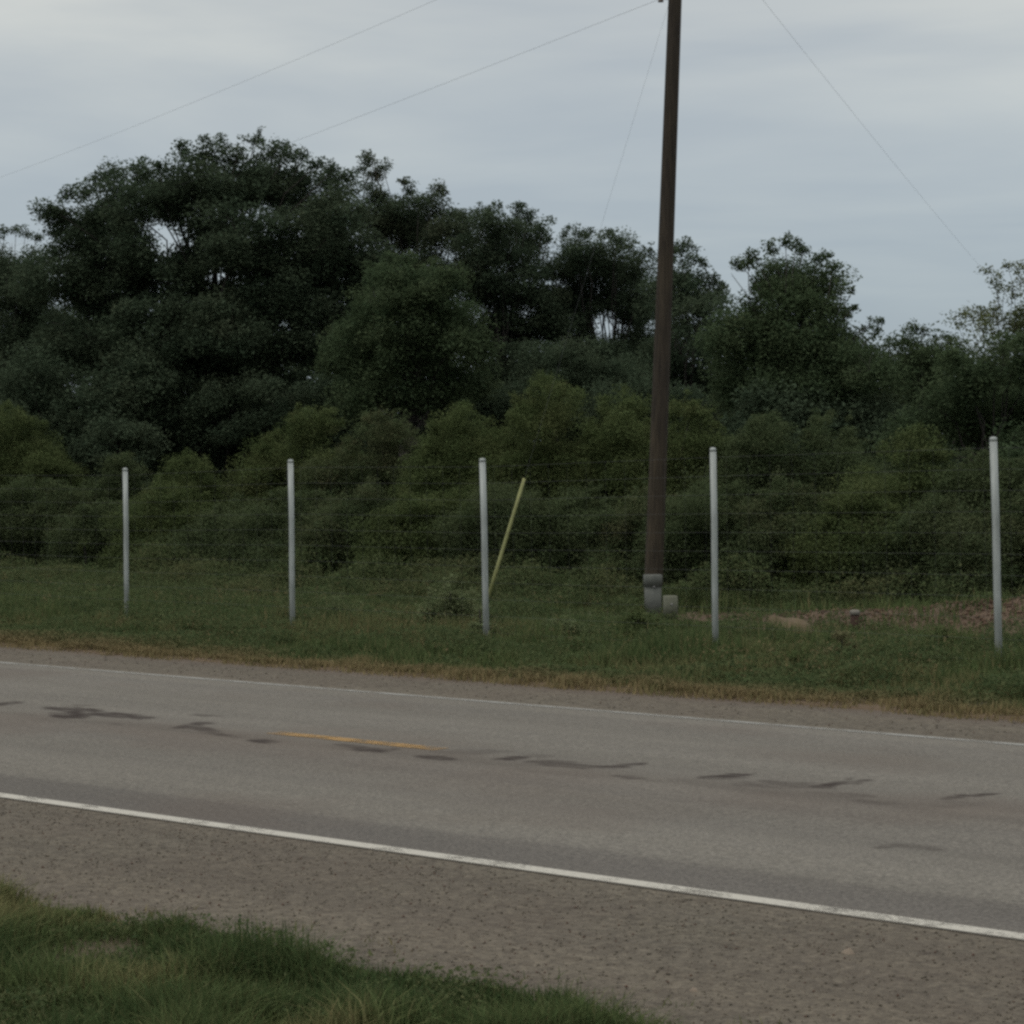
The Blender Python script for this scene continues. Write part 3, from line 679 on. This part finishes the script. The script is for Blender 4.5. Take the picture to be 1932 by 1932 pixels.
# weeds and saplings in the grass
wg = "weed clumps standing in the verge grass"
def weed(label, cx, top, w, base_y, mat='weed', leaf=0.04, warm=0.1, n=6):
    z = G(cx, base_y, 0.0) ; z = float((np.array(z) - NC) @ NF)
    return shrub(label, cx, top, w, mat, dz=z - zrow(cx), n=n, leaf=leaf, warm=warm, group=wg, name="weed_clump", puff=0.15, dens=6.0, cat="weed")
weed("upright light green sapling left of the leftmost fence post", 160, 1020, 46, 1100, 'bush', n=6)
weed("grey-green weed clump just left of the foot of the middle fence post", 850, 1095, 130, 1200, 'weed', n=8)
weed("smaller weed clump touching the left side of the middle fence post", 905, 1140, 60, 1215, 'weed', n=5)
weed("low broad weed clump between the middle fence post and the pedestals", 1080, 1165, 150, 1215, 'weed', n=7)
weed("dark weed clump directly in front of the taller pedestal", 1205, 1150, 90, 1212, 'bush', n=6)
weed("pale dry weed clump in front of the bare bank", 1590, 1188, 75, 1262, 'weed_pale', n=6)
weed("small pale weed at the foot of the fourth fence post, right side", 1378, 1190, 34, 1232, 'weed_pale', n=3)
weed("low green weed clump right of the second fence post", 640, 1125, 110, 1185, 'weed', n=6)
weed("low green weed clump in front of the bare red bank", 1780, 1195, 150, 1245, 'bush', n=7)
weed("low green weed clump midway between the last two fence posts, near the road", 1500, 1225, 110, 1275, 'bush', n=6)

# ------------------------------------------------------------------ grass (stuff)
def blades(name, X, Y, h, w, tint, lean=0.35, segs=2):
    n = len(X); Z = gz(X, Y) - 0.01
    ang = rng.uniform(0, 2 * np.pi, n); la = rng.uniform(0, 2 * np.pi, n)
    L_ = h * np.abs(rng.normal(0, lean, n))
    sx_, sy_ = np.cos(ang) * w / 2, np.sin(ang) * w / 2
    lx_, ly_ = np.cos(la) * L_, np.sin(la) * L_
    B = np.stack([X, Y, Z], -1); s = np.stack([sx_, sy_, 0 * w], -1)
    mid = B + np.stack([lx_ * 0.35, ly_ * 0.35, h * 0.55], -1); tip = B + np.stack([lx_, ly_, h * (1 - 0.25 * np.minimum(1, L_ / h))], -1)
    V = np.stack([B - s, B + s, mid + s * 0.8, mid - s * 0.8, tip], 1).reshape(-1, 3)
    b0 = np.arange(n) * 5
    polys = np.stack([b0, b0 + 1, b0 + 2, b0 + 3, b0 + 3, b0 + 2, b0 + 4], -1).ravel()
    sizes = np.tile([4, 3], n)
    return np_mesh(name, V, polys, sizes, attrs={"tint": np.repeat(tint, 2, axis=0)})
def in_view(X, Y, pad):
    px, py, z = project(np.stack([X, Y, 0 * X], -1))
    return (z > 2) & (px > -pad) & (px < 1932 + pad)
def grass_tint(X, Y, dry):
    v = np.clip(0.15 + 0.75 * (fnoise(X, Y, 1.1, 90) - 0.15) + rng.normal(0, 0.2, len(X)), 0, 1)
    return np.stack([v, np.clip(dry, 0, 1), 0 * v], -1)
# far verge
n = 900000
X = rng.uniform(-46, -6, n); Y = Y_FE - 0.15 + (rng.random(n) ** 1.35) * 17
k = in_view(X, Y, 160); X, Y = X[k], Y[k]
clump = fnoise(X, Y, 0.45, 95)
red = soil_attr(X, Y, None)[:, 1]
edge_d = Y - far_edge(X)
pr = np.clip(0.35 + 1.3 * (clump - 0.35), 0.08, 1) * (1 - 0.90 * np.clip(red * 1.2 - 0.5 * (vnoise(X, Y, 0.5, 171) > 0.62), 0, 1)) * np.clip(0.45 + edge_d / 0.5, 0.05, 1)
k = rng.random(len(X)) < pr; X, Y, clump, edge_d = X[k], Y[k], clump[k], edge_d[k]
far = np.clip((Y - Y_FE) / 3.0, 0, 1)
h = (0.085 + 0.16 * far - 0.10 * np.clip((Y - 24.5) / 2, 0, 1) * (Y < 29)) * rng.uniform(0.4, 1.5, len(X)) * (0.20 + 1.0 * clump + 0.4 * np.clip((vnoise(X, Y, 0.8, 99) - 0.55) * 3, 0, 1))
ped = np.hypot(X + 21.6, (Y - 27.0)); h = h * np.clip(0.30 + (ped - 1.2) / 2.0, 0.30, 1)
drybase = np.clip(1.18 - (edge_d + 1.5 * (fnoise(X, Y, 0.9, 97) - 0.5)) / 0.75, 0, 0.85)
drypatch = np.clip((fnoise(X, Y, 1.7, 6) - 0.56) * 4, 0, 0.28) * (Y < 27)
dry = np.maximum(drybase, drypatch) + rng.normal(0, 0.16, len(X)); dry = np.where(rng.random(len(X)) < 0.03, 0.7, dry)
gr = link("verge_grass", blades("verge_grass", X, Y, h, rng.uniform(0.010, 0.020, len(X)), grass_tint(X, Y, dry)), M['grass'])
tag(gr, "rough green and straw-coloured grass on the verge beyond the road", "grass", kind="stuff")
def forbs(name, n, Xf, Yf, keepf, hf, leaf, dryf, label):
    X = Xf(n); Y = Yf(n)
    k = keepf(X, Y); X, Y = X[k], Y[k]
    m = 16
    Xr = np.repeat(X, m) + rng.normal(0, 0.055, len(X) * m); Yr = np.repeat(Y, m) + rng.normal(0, 0.055, len(X) * m)
    hh = np.repeat(hf(X, Y), m) * rng.random(len(Xr)) ** 0.6
    C = np.stack([Xr, Yr, gz(Xr, Yr) + 0.01 + hh], -1)
    v = np.repeat(rng.uniform(0.1, 0.9, len(X)), m); d = np.repeat(dryf(X, Y), m)
    T = np.stack([np.clip(v + rng.normal(0, .15, len(v)), 0, 1), np.clip(d + rng.normal(0, .08, len(d)), 0, 1), 0 * v], -1)
    o = link(name, leaves_mesh(name, C, leaf, T, up=0.5, aspect=0.5), M['weed_low'])
    tag(o, label, "ground cover", kind="stuff")
def fk(X, Y):
    e = Y - far_edge(X)
    rd = soil_attr(X, Y, None)[:, 1]
    return in_view(X, Y, 120) & (e > 0.12) & (rng.random(len(X)) < np.clip((fnoise(X, Y, 0.8, 131) - 0.35) * 4, 0.05, 1) * (1 - 0.95 * np.clip(rd * 1.3, 0, 1)))
forbs("verge_weeds", 52000, lambda n: rng.uniform(-46, -6, n), lambda n: Y_FE + 0.1 + (rng.random(n) ** 1.2) * 14, fk,
      lambda X, Y: (0.05 + 0.16 * np.clip((Y - Y_FE) / 2.5, 0, 1)) * (0.3 + 0.7 * vnoise(X, Y, 0.5, 133) + 1.5 * vnoise(X, Y, 0.9, 134) ** 3) * np.clip(0.35 + (np.hypot(X + 21.6, Y - 27.0) - 1.2) / 2, 0.35, 1), 0.045,
      lambda X, Y: np.clip(1.0 - (Y - Y_FE) / 0.9, 0, 0.8) + 0.12 * rng.random(len(X)), "low leafy weeds mixed into the far verge grass")
forbs("verge_weeds", 16000, lambda n: rng.uniform(-46, -6, n), lambda n: 26.6 + rng.random(n) * 4.2,
      lambda X, Y: in_view(X, Y, 120) & (rng.random(len(X)) < np.clip((fnoise(X, Y, 1.1, 151) - 0.30 + (Y - 28.2) * 0.22) * 3, 0.0, 1) * (1 - np.clip(soil_attr(X, Y, None)[:, 1] * 1.3, 0, 1)) * (project(np.stack([X, Y, 0 * X + 0.2], -1))[2] > 0) * ~((np.abs(X + 23.0) < 1.5) & (Y < 29.2))),
      lambda X, Y: (0.12 + 0.5 * np.clip((Y - 27.0) / 2.6, 0, 1)) * (0.35 + 1.1 * vnoise(X, Y, 0.7, 153)), 0.05,
      lambda X, Y: np.clip(0.5 * (fnoise(X, Y, 1.3, 155) - 0.35), 0, 1) + 0.1 * rng.random(len(X)), "taller weeds running up into the foot of the bushes")
forbs("verge_weeds", 5200, lambda n: rng.uniform(-44, -8, n), lambda n: Y_FE + 0.9 + rng.random(n) * 8.5,
      lambda X, Y: in_view(X, Y, 120) & (rng.random(len(X)) < np.clip((fnoise(X, Y, 1.4, 161) - 0.50) * 5, 0.02, 1)) & (np.hypot(X + 21.6, Y - 27.0) > 2.0) & (soil_attr(X, Y, None)[:, 1] < 0.5),
      lambda X, Y: rng.uniform(0.12, 0.42, len(X)), 0.036,
      lambda X, Y: np.where(rng.random(len(X)) < 0.35, 0.75, 0.15), "scattered taller seeding weeds standing above the far verge grass")
# near verge
n = 620000
X = rng.uniform(-16, -1.0, n); Y = 8.9 - (rng.random(n) ** 1.2) * 4.0
px, py, z = project(np.stack([X, Y, 0 * X], -1))
k = (px > -250) & (px < 2100) & (py < 2150) & (z > 3); X, Y = X[k], Y[k]
clump = fnoise(X, Y, 0.42, 110)
edge = near_edge(X) + 0.02
e = edge - Y
k = rng.random(len(X)) < np.clip(e / 0.16, 0.0, 1) * np.clip(0.30 + 1.6 * (clump - 0.3), 0.10, 1)
strag = (e > -0.45) & (e < 0.1) & (rng.random(len(X)) < 0.035 * (vnoise(X, Y, 0.2, 116) > 0.55))
k = k | strag
X, Y, clump, e = X[k], Y[k], clump[k], e[k]
hum = vnoise(X, Y, 0.33, 121) ** 1.5
h = (0.04 + 0.07 * np.clip(e / 0.4, 0, 1)) * rng.uniform(0.5, 1.5, len(X)) * (0.20 + 0.5 * clump + 1.9 * hum)
lush = fnoise(X, Y, 0.75, 118)
dry = np.clip((0.47 - lush) * 3.0, 0, 0.5) + rng.normal(0, 0.15, len(X)) + 0.12 * np.clip(1 - e / 0.25, 0, 1)
tint = grass_tint(X, Y, dry); tint[:, 0] = np.clip(0.72 - 2.2 * (lush - 0.42) + rng.normal(0, 0.18, len(X)), 0, 1)
gn = link("verge_grass", blades("verge_grass", X, Y, h, rng.uniform(0.004, 0.010, len(X)), tint, lean=0.7), M['grass'])
tag(gn, "shaggy green grass edging the near shoulder at the lower left", "grass", kind="stuff")
def nk(X, Y):
    e = near_edge(X) - 0.02 - Y
    px, py, z = project(np.stack([X, Y, 0 * X], -1))
    return (px > -200) & (px < 2000) & (py < 2100) & (z > 3) & (e > 0.0) & (rng.random(len(X)) < np.clip((fnoise(X, Y, 0.55, 141) - 0.42) * 5, 0.04, 1))
forbs("verge_weeds", 9000, lambda n: rng.uniform(-14, -2, n), lambda n: 8.8 - rng.random(n) * 3.5, nk,
      lambda X, Y: 0.05 + 0.15 * vnoise(X, Y, 0.45, 143) ** 1.4, 0.024, lambda X, Y: 0.25 * rng.random(len(X)), "dark green leafy weeds in the near grass at the lower left")

# ------------------------------------------------------------------ fence posts
posts = [(236, 885, 240, 35.7, 0.036, "leftmost and farthest grey metal fence post, standing in green grass"),
         (548, 869, 552.5, 33.4, 0.038, "second grey metal fence post from the left, in front of dark bushes"),
         (910, 867, 918, 31.1, 0.040, "middle grey metal fence post, with the yellow guy guard leaning beside it"),
         (1345, 847, 1350, 28.7, 0.0375, "fourth grey metal fence post, just right of the utility pole"),
         (1874, 827, 1884, 26.2, 0.040, "rightmost, nearest and tallest-looking grey metal fence post")]
for tx, ty, bx_, z, r, lab in posts:
    top = U(tx, ty, z); b = U(bx_, 1220, z); g0 = float(gz(b.x, b.y))
    d = top - b
    base = b + d * ((g0 - b.z) / d.z)
    root = empty("fence_post", base); tag(root, lab, "fence post", "grey metal fence posts in a row")
    dn = (top - base).normalized()
    me = TB().tube([base - dn * 0.3, base + (top - base) * 0.33 , base + (top - base) * 0.66 + Vector((0.004, 0.003, 0)), top - dn * 0.02], [r, r, r, r], 20).mesh("pipe")
    link("pipe", me, M['pipe'], root)
    cp = TB().tube([top - dn * 0.03, top - dn * 0.004, top + dn * 0.012, top + dn * 0.018], [r * 1.03, r * 1.03, r * 0.85, r * 0.3], 20).mesh("cap")
    link("cap", cp, M['pipe'], root)
    ft = TB().tube([base - Vector((0, 0, 0.1)), base + Vector((0, 0, 0.02)), base + Vector((0, 0, 0.035))], [0.13, 0.12, 0.07], 14).mesh("footing")
    link("footing", ft, M['stone'], root)

# ------------------------------------------------------------------ utility pole
pz = 37.8
pb = U(1231, 1155, pz); g0 = float(gz(pb.x, pb.y))
ptop = U(1280, -175, pz); d = ptop - pb; pbase = pb + d * ((g0 - pb.z) / d.z)
pole = empty("utility_pole", pbase); tag(pole, "tall brown wooden utility pole leaning slightly right behind the fence line", "utility pole")
ax = (ptop - pbase)
pts = [pbase - ax.normalized() * 0.6] + [pbase + ax * f for f in np.linspace(0, 1, 14)]
rad = [0.148] + list(np.linspace(0.146, 0.098, 14))
link("shaft", TB().tube(pts, rad, 28).mesh("shaft"), M['wood'], pole)
lf = -r0   # to the left seen from the road
def on_pole(f): return pbase + ax * f
ptop_pin = ptop + Vector((0, 0, 0.0))
link("insulator", TB().tube([ptop + Vector((0, 0, -0.05)), ptop + Vector((0, 0, 0.12)), ptop + Vector((0, 0, 0.13)), ptop + Vector((0, 0, 0.18)), ptop + Vector((0, 0, 0.2)), ptop + Vector((0, 0, 0.27))],
                            [0.015, 0.015, 0.07, 0.075, 0.045, 0.03], 16).mesh("insulator"), M['porcelain'], pole)
fn = 0.870
nb = on_pole(fn); rp = 0.10
neu = nb + lf * 0.22
link("neutral_bracket", TB().tube([nb + lf * 0.06, nb + lf * 0.18, nb + lf * 0.24], [0.014, 0.014, 0.014], 8).mesh("neutral_bracket"), M['steel'], pole)
link("insulator", TB().tube([neu + Vector((0, 0, -0.05)), neu + Vector((0, 0, -0.02)), neu, neu + Vector((0, 0, 0.02)), neu + Vector((0, 0, 0.05))], [0.045, 0.04, 0.028, 0.04, 0.045], 14).mesh("insulator"), M['porcelain'], pole)

def wire(p0, p1, sag, r, name, label, n=40):
    P = []
    for i in range(n):
        f = i / (n - 1); p = Vector(p0).lerp(Vector(p1), f); p.z -= 4 * sag * f * (1 - f); P.append(p)
    o = link(name, TB().tube(P, [r] * n, 6).mesh(name), M['cable'])
    return tag(o, label, "wire", "overhead wires from the utility pole")
wt = ptop + Vector((0, 0, 0.22))
wire(wt, U(-300, 435, 93), 0.35, 0.0021, "overhead_wire", "upper thin overhead wire running down to the left across the sky")
wire(neu, U(-300, 578, 93), 0.15, 0.0021, "overhead_wire", "lower thin overhead wire running left from the pole and behind the big oak")
wire(wt, U(1990, 660, 112), 0.25, 0.0024, "overhead_wire", "thin overhead wire slanting down to the right behind the trees")

# guy wire with yellow guard
ga = U(911, 1168, 36.6); ga = Vector((ga.x, ga.y, float(gz(ga.x, ga.y))))
gt = on_pole(0.895)
guy = empty("guy_wire", ga); tag(guy, "slanting guy wire with a yellow plastic guard beside the middle fence post", "guy wire")
gd = (gt - ga).normalized()
link("cable", TB().tube([ga - gd * 0.2, ga + gd * 2, ga + gd * 5, gt - gd * 0.08], [0.0014] * 4, 8).mesh("cable"), M['cable'], guy)
# length so that its upper end is 2.05 m above the ground
gl = 2.02 / gd.z
link("guard", TB().tube([ga + gd * 0.12, ga + gd * gl * 0.4, ga + gd * gl * 0.8, ga + gd * gl], [0.028, 0.028, 0.026, 0.026], 14).mesh("guard"), M['yellow'], guy)
link("anchor_eye", TB().tube([ga - gd * 0.25, ga + gd * 0.12], [0.018, 0.018], 10).mesh("anchor_eye"), M['steel'], guy)

# ------------------------------------------------------------------ pedestals
def pedestal(cx, topy, z, w, dep, mat, label, capw, hood):
    b = U(cx, 1160, z); g = float(gz(b.x, b.y)); top = U(cx, topy, z); H = top.z - g
    root = empty("cable_pedestal", (b.x, b.y, g)); tag(root, label, "pedestal", "cable pedestals at the foot of the pole")
    rot = math.atan2(RT.y, RT.x) + 0.15
    tb = TB(); tb.box((b.x, b.y, g - 0.1), (w * 0.90, dep * 0.90, H * (1 - hood) + 0.12), rot)
    link("base", tb.mesh("base", False), M[mat], root)
    c = TB(); c.box((b.x, b.y, g + H * (1 - hood)), (w * capw, dep * capw, H * hood), rot, 0.99, 0.008)
    link("cover", c.mesh("cover", False), M[mat], root)
    off = -Vector((math.cos(rot + math.pi / 2), math.sin(rot + math.pi / 2), 0)) * -1
    fr = Vector((b.x, b.y, g + H * 0.7)) - Vector((-math.sin(rot), math.cos(rot), 0)) * (dep * capw / 2)
    lt = TB(); lt.tube([fr + Vector((-math.sin(rot), math.cos(rot), 0)) * 0.01, fr - Vector((-math.sin(rot), math.cos(rot), 0)) * 0.012], [0.014, 0.014], 8)
    link("latch", lt.mesh("latch"), M['steel'], root)
pedestal(1232, 1084, 36.6, 0.25, 0.20, 'grey_box', "taller grey-green cable pedestal standing in front of the utility pole foot", 1.02, 0.30)
pedestal(1265, 1124, 34.6, 0.19, 0.17, 'tan_box', "shorter beige cable pedestal to the right of the taller grey one", 0.95, 0.85)

# ------------------------------------------------------------------ dirt heap, stub, stones
def lump(name, c, rx, ry, h, mat, label, cat, group=None, rough=0.18, nu=40, nv=14):
    a = np.linspace(0, 2 * np.pi, nu, endpoint=False); f = np.linspace(0, 1, nv)
    V = []
    seed = int(abs(c[0] * 13 + c[1] * 7)) % 90 + 120
    for ff in f:
        rr = 1 - ff ** 2.4 if ff < 1 else 0
        x = np.cos(a) * ff; y = np.sin(a) * ff
        X = c[0] + x * rx * (1 + rough * (vnoise(a * 3, a * 0, 1.0, seed) - 0.5)); Y = c[1] + y * ry
        Z = np.full(nu, h) * (1 - ff ** 2.4) * (1 + rough * 2 * (vnoise(X, Y, rx * 0.3, seed + 1) - 0.5)) + gz(X, Y) - 0.03 * ff
        V.append(np.stack([X, Y, Z], -1))
    P, Sz = [], []
    for i in range(1, nv - 1):
        for j in range(nu):
            j2 = (j + 1) % nu; P += [i * nu + j, (i + 1) * nu + j, (i + 1) * nu + j2, i * nu + j2]; Sz.append(4)
    P += [nu + j for j in range(nu)]; Sz.append(nu)
    o = link(name, np_mesh(name, np.concatenate(V), P, Sz, smooth=True), M[mat])
    return tag(o, label, cat, group)
c = G(1478, 1212); lump("dirt_heap", (c.x, c.y), 0.50, 0.42, 0.30, 'clay', "small tan heap of bare dirt right of the fourth fence post", "dirt heap", rough=0.28)
sp = G(1613, 1204); g0 = float(gz(sp.x, sp.y))
stub = empty("marker_stub", (sp.x, sp.y, g0)); tag(stub, "short dark red stub with a pale top at the left end of the bare bank", "marker stub")
link("stub_body", TB().tube([(sp.x, sp.y, g0 - 0.1), (sp.x, sp.y, g0 + 0.25)], [0.062, 0.058], 14).mesh("stub_body"), M['rust'], stub)
link("stub_top", TB().tube([(sp.x, sp.y, g0 + 0.245), (sp.x, sp.y, g0 + 0.295), (sp.x, sp.y, g0 + 0.31)], [0.066, 0.066, 0.045], 14).mesh("stub_top"), M['capw'], stub)
for (px, py, r, lab) in ((1308, 1797, 0, ''),):
    pass
stones = [(1600, 1797 + 0, 0.045, "dark flat pebble on the near shoulder, below the right part of the white line"),
          (1309, 1868, 0.035, "small dark pebble on the near shoulder towards the bottom of the picture"),
          (1345, 1180 + 72, 0.09, "reddish clod of earth in the grass left of the rightmost fence post, by the road edge")]
stones[2] = (1815 - 420, 1266, 0.10, "reddish earth clod in the verge grass right of the fourth fence post")
for px, py, r, lab in stones:
    c = G(px, py)
    lump("pebble" if r < 0.06 else "earth_clod", (c.x, c.y), r * 1.4, r, r * 0.5 + (0.03 if r < 0.06 else 0.03), 'rust' if r > 0.06 else 'stone', lab, "stone" if r < 0.06 else "clod", nu=14, nv=6)

# ------------------------------------------------------------------ woven wire strung along the posts
nodes = []
for tx, ty, bx_, z, r, lab in posts:
    top = U(tx, ty, z); b = U(bx_, 1220, z); g0 = float(gz(b.x, b.y)); d = top - b
    base = b + d * ((g0 - b.z) / d.z)
    nodes.append((base, top, r))
step = nodes[1][0] - nodes[0][0]
first = (nodes[0][0] - step, nodes[0][1] - step, nodes[0][2]); step = nodes[4][0] - nodes[3][0]
last = (nodes[4][0] + step, nodes[4][1] + step, nodes[4][2])
line = [first] + nodes + [last]
tb = TB()
off = Vector((0, 0.045, 0))
for k in range(11):
    f = 0.06 + 0.90 * k / 10
    P = [b.lerp(t_, f) + off for b, t_, r in line]
    tb.tube(P, [0.0013] * len(P), 4, caps=False)
for a_, b_ in zip(line[:-1], line[1:]):
    nv = 12
    for i in range(nv):
        q = (i + 0.5) / nv
        lo_, hi_ = a_[0].lerp(b_[0], q), a_[1].lerp(b_[1], q)
        tb.tube([lo_.lerp(hi_, 0.06) + off, lo_.lerp(hi_, 0.96) + off], [0.0007] * 2, 3, caps=False)
net = link("wire_netting", tb.mesh("wire_netting"), M['steel_dark'])
tag(net, "barely visible thin wire netting strung along the grey metal posts", "wire fence")

# loose clods and stones on the bare bank
V, P_, S_ = [], [], []; nn = 0
oct_v = np.array([(1, 0, 0), (-1, 0, 0), (0, 1, 0), (0, -1, 0), (0, 0, 1), (0, 0, -0.6)]); oct_f = [(0, 2, 4), (2, 1, 4), (1, 3, 4), (3, 0, 4), (2, 0, 5), (1, 2, 5), (3, 1, 5), (0, 3, 5)]
for _ in range(5200):
    bx0, by0, rx0, ry0, h0, an0 = BANKS[int(rng.integers(0, 2))]
    x = bx0 + rng.normal(0, rx0 * 0.6); y = by0 + rng.normal(0, ry0 * 0.6)
    if _ % 4 == 0:
        hp = G(1500, 1208); x = hp.x + rng.normal(0, 0.9); y = hp.y + rng.normal(0, 0.45)
    r = 0.012 + 0.035 * rng.random() ** 3
    a = rng.uniform(0, 6.28); c_, s_ = math.cos(a), math.sin(a)
    vv = oct_v * np.array([1, rng.uniform(.6, 1), rng.uniform(.5, .9)]) * r * rng.uniform(.8, 1.2, (6, 1))
    vv = np.stack([vv[:, 0] * c_ - vv[:, 1] * s_ + x, vv[:, 0] * s_ + vv[:, 1] * c_ + y, vv[:, 2] + float(gz(x, y)) + r * 0.3], -1)
    V.append(vv)
    for f3 in oct_f: P_ += [nn + q for q in f3]; S_.append(3)
    nn += 6
o = link("soil_clods", np_mesh("soil_clods", np.concatenate(V), P_, S_), M['clod'])
tag(o, "loose clods and stones on the bare reddish earth", "soil clods", kind="stuff")

# loose chips lying on the gravelly shoulders
def chips(name, n, y0, y1, x0, x1, r0, r1, label):
    X = rng.uniform(x0, x1, n); Y = rng.uniform(y0, y1, n)
    k = in_view(X, Y, 60); px, py, z = project(np.stack([X, Y, 0 * X], -1)); k &= py < 2000; X, Y = X[k], Y[k]; n = len(X)
    r = r0 + (r1 - r0) * rng.random(n) ** 4
    base = oct_v[None] * r[:, None, None] * rng.uniform(0.7, 1.25, (n, 6, 1)) * np.array([1.0, 1.0, 0.75])
    a = rng.uniform(0, 6.28, n); c_, s_ = np.cos(a)[:, None], np.sin(a)[:, None]
    V = np.stack([base[..., 0] * c_ - base[..., 1] * s_ + X[:, None], base[..., 0] * s_ + base[..., 1] * c_ + Y[:, None], base[..., 2] - 0.004 + r[:, None] * 0.35], -1).reshape(-1, 3)
    F = (np.array(oct_f)[None] + (np.arange(n) * 6)[:, None, None]).ravel()
    v = rng.random(n)
    o = link(name, np_mesh(name, V, F, np.full(8 * n, 3), attrs={"tint": np.repeat(np.stack([v, (rng.random(n) < 0.12) * 1.0, 0 * v], -1), 8, axis=0)}), M['chip'])
    tag(o, label, "gravel", kind="stuff")
chips("loose_gravel", 26000, 7.6, 10.66, -16, -1, 0.0025, 0.010, "loose gravel chips on the near shoulder")
chips("loose_gravel", 4000, 18.1, 19.5, -40, -8, 0.003, 0.014, "loose gravel chips on the far shoulder")
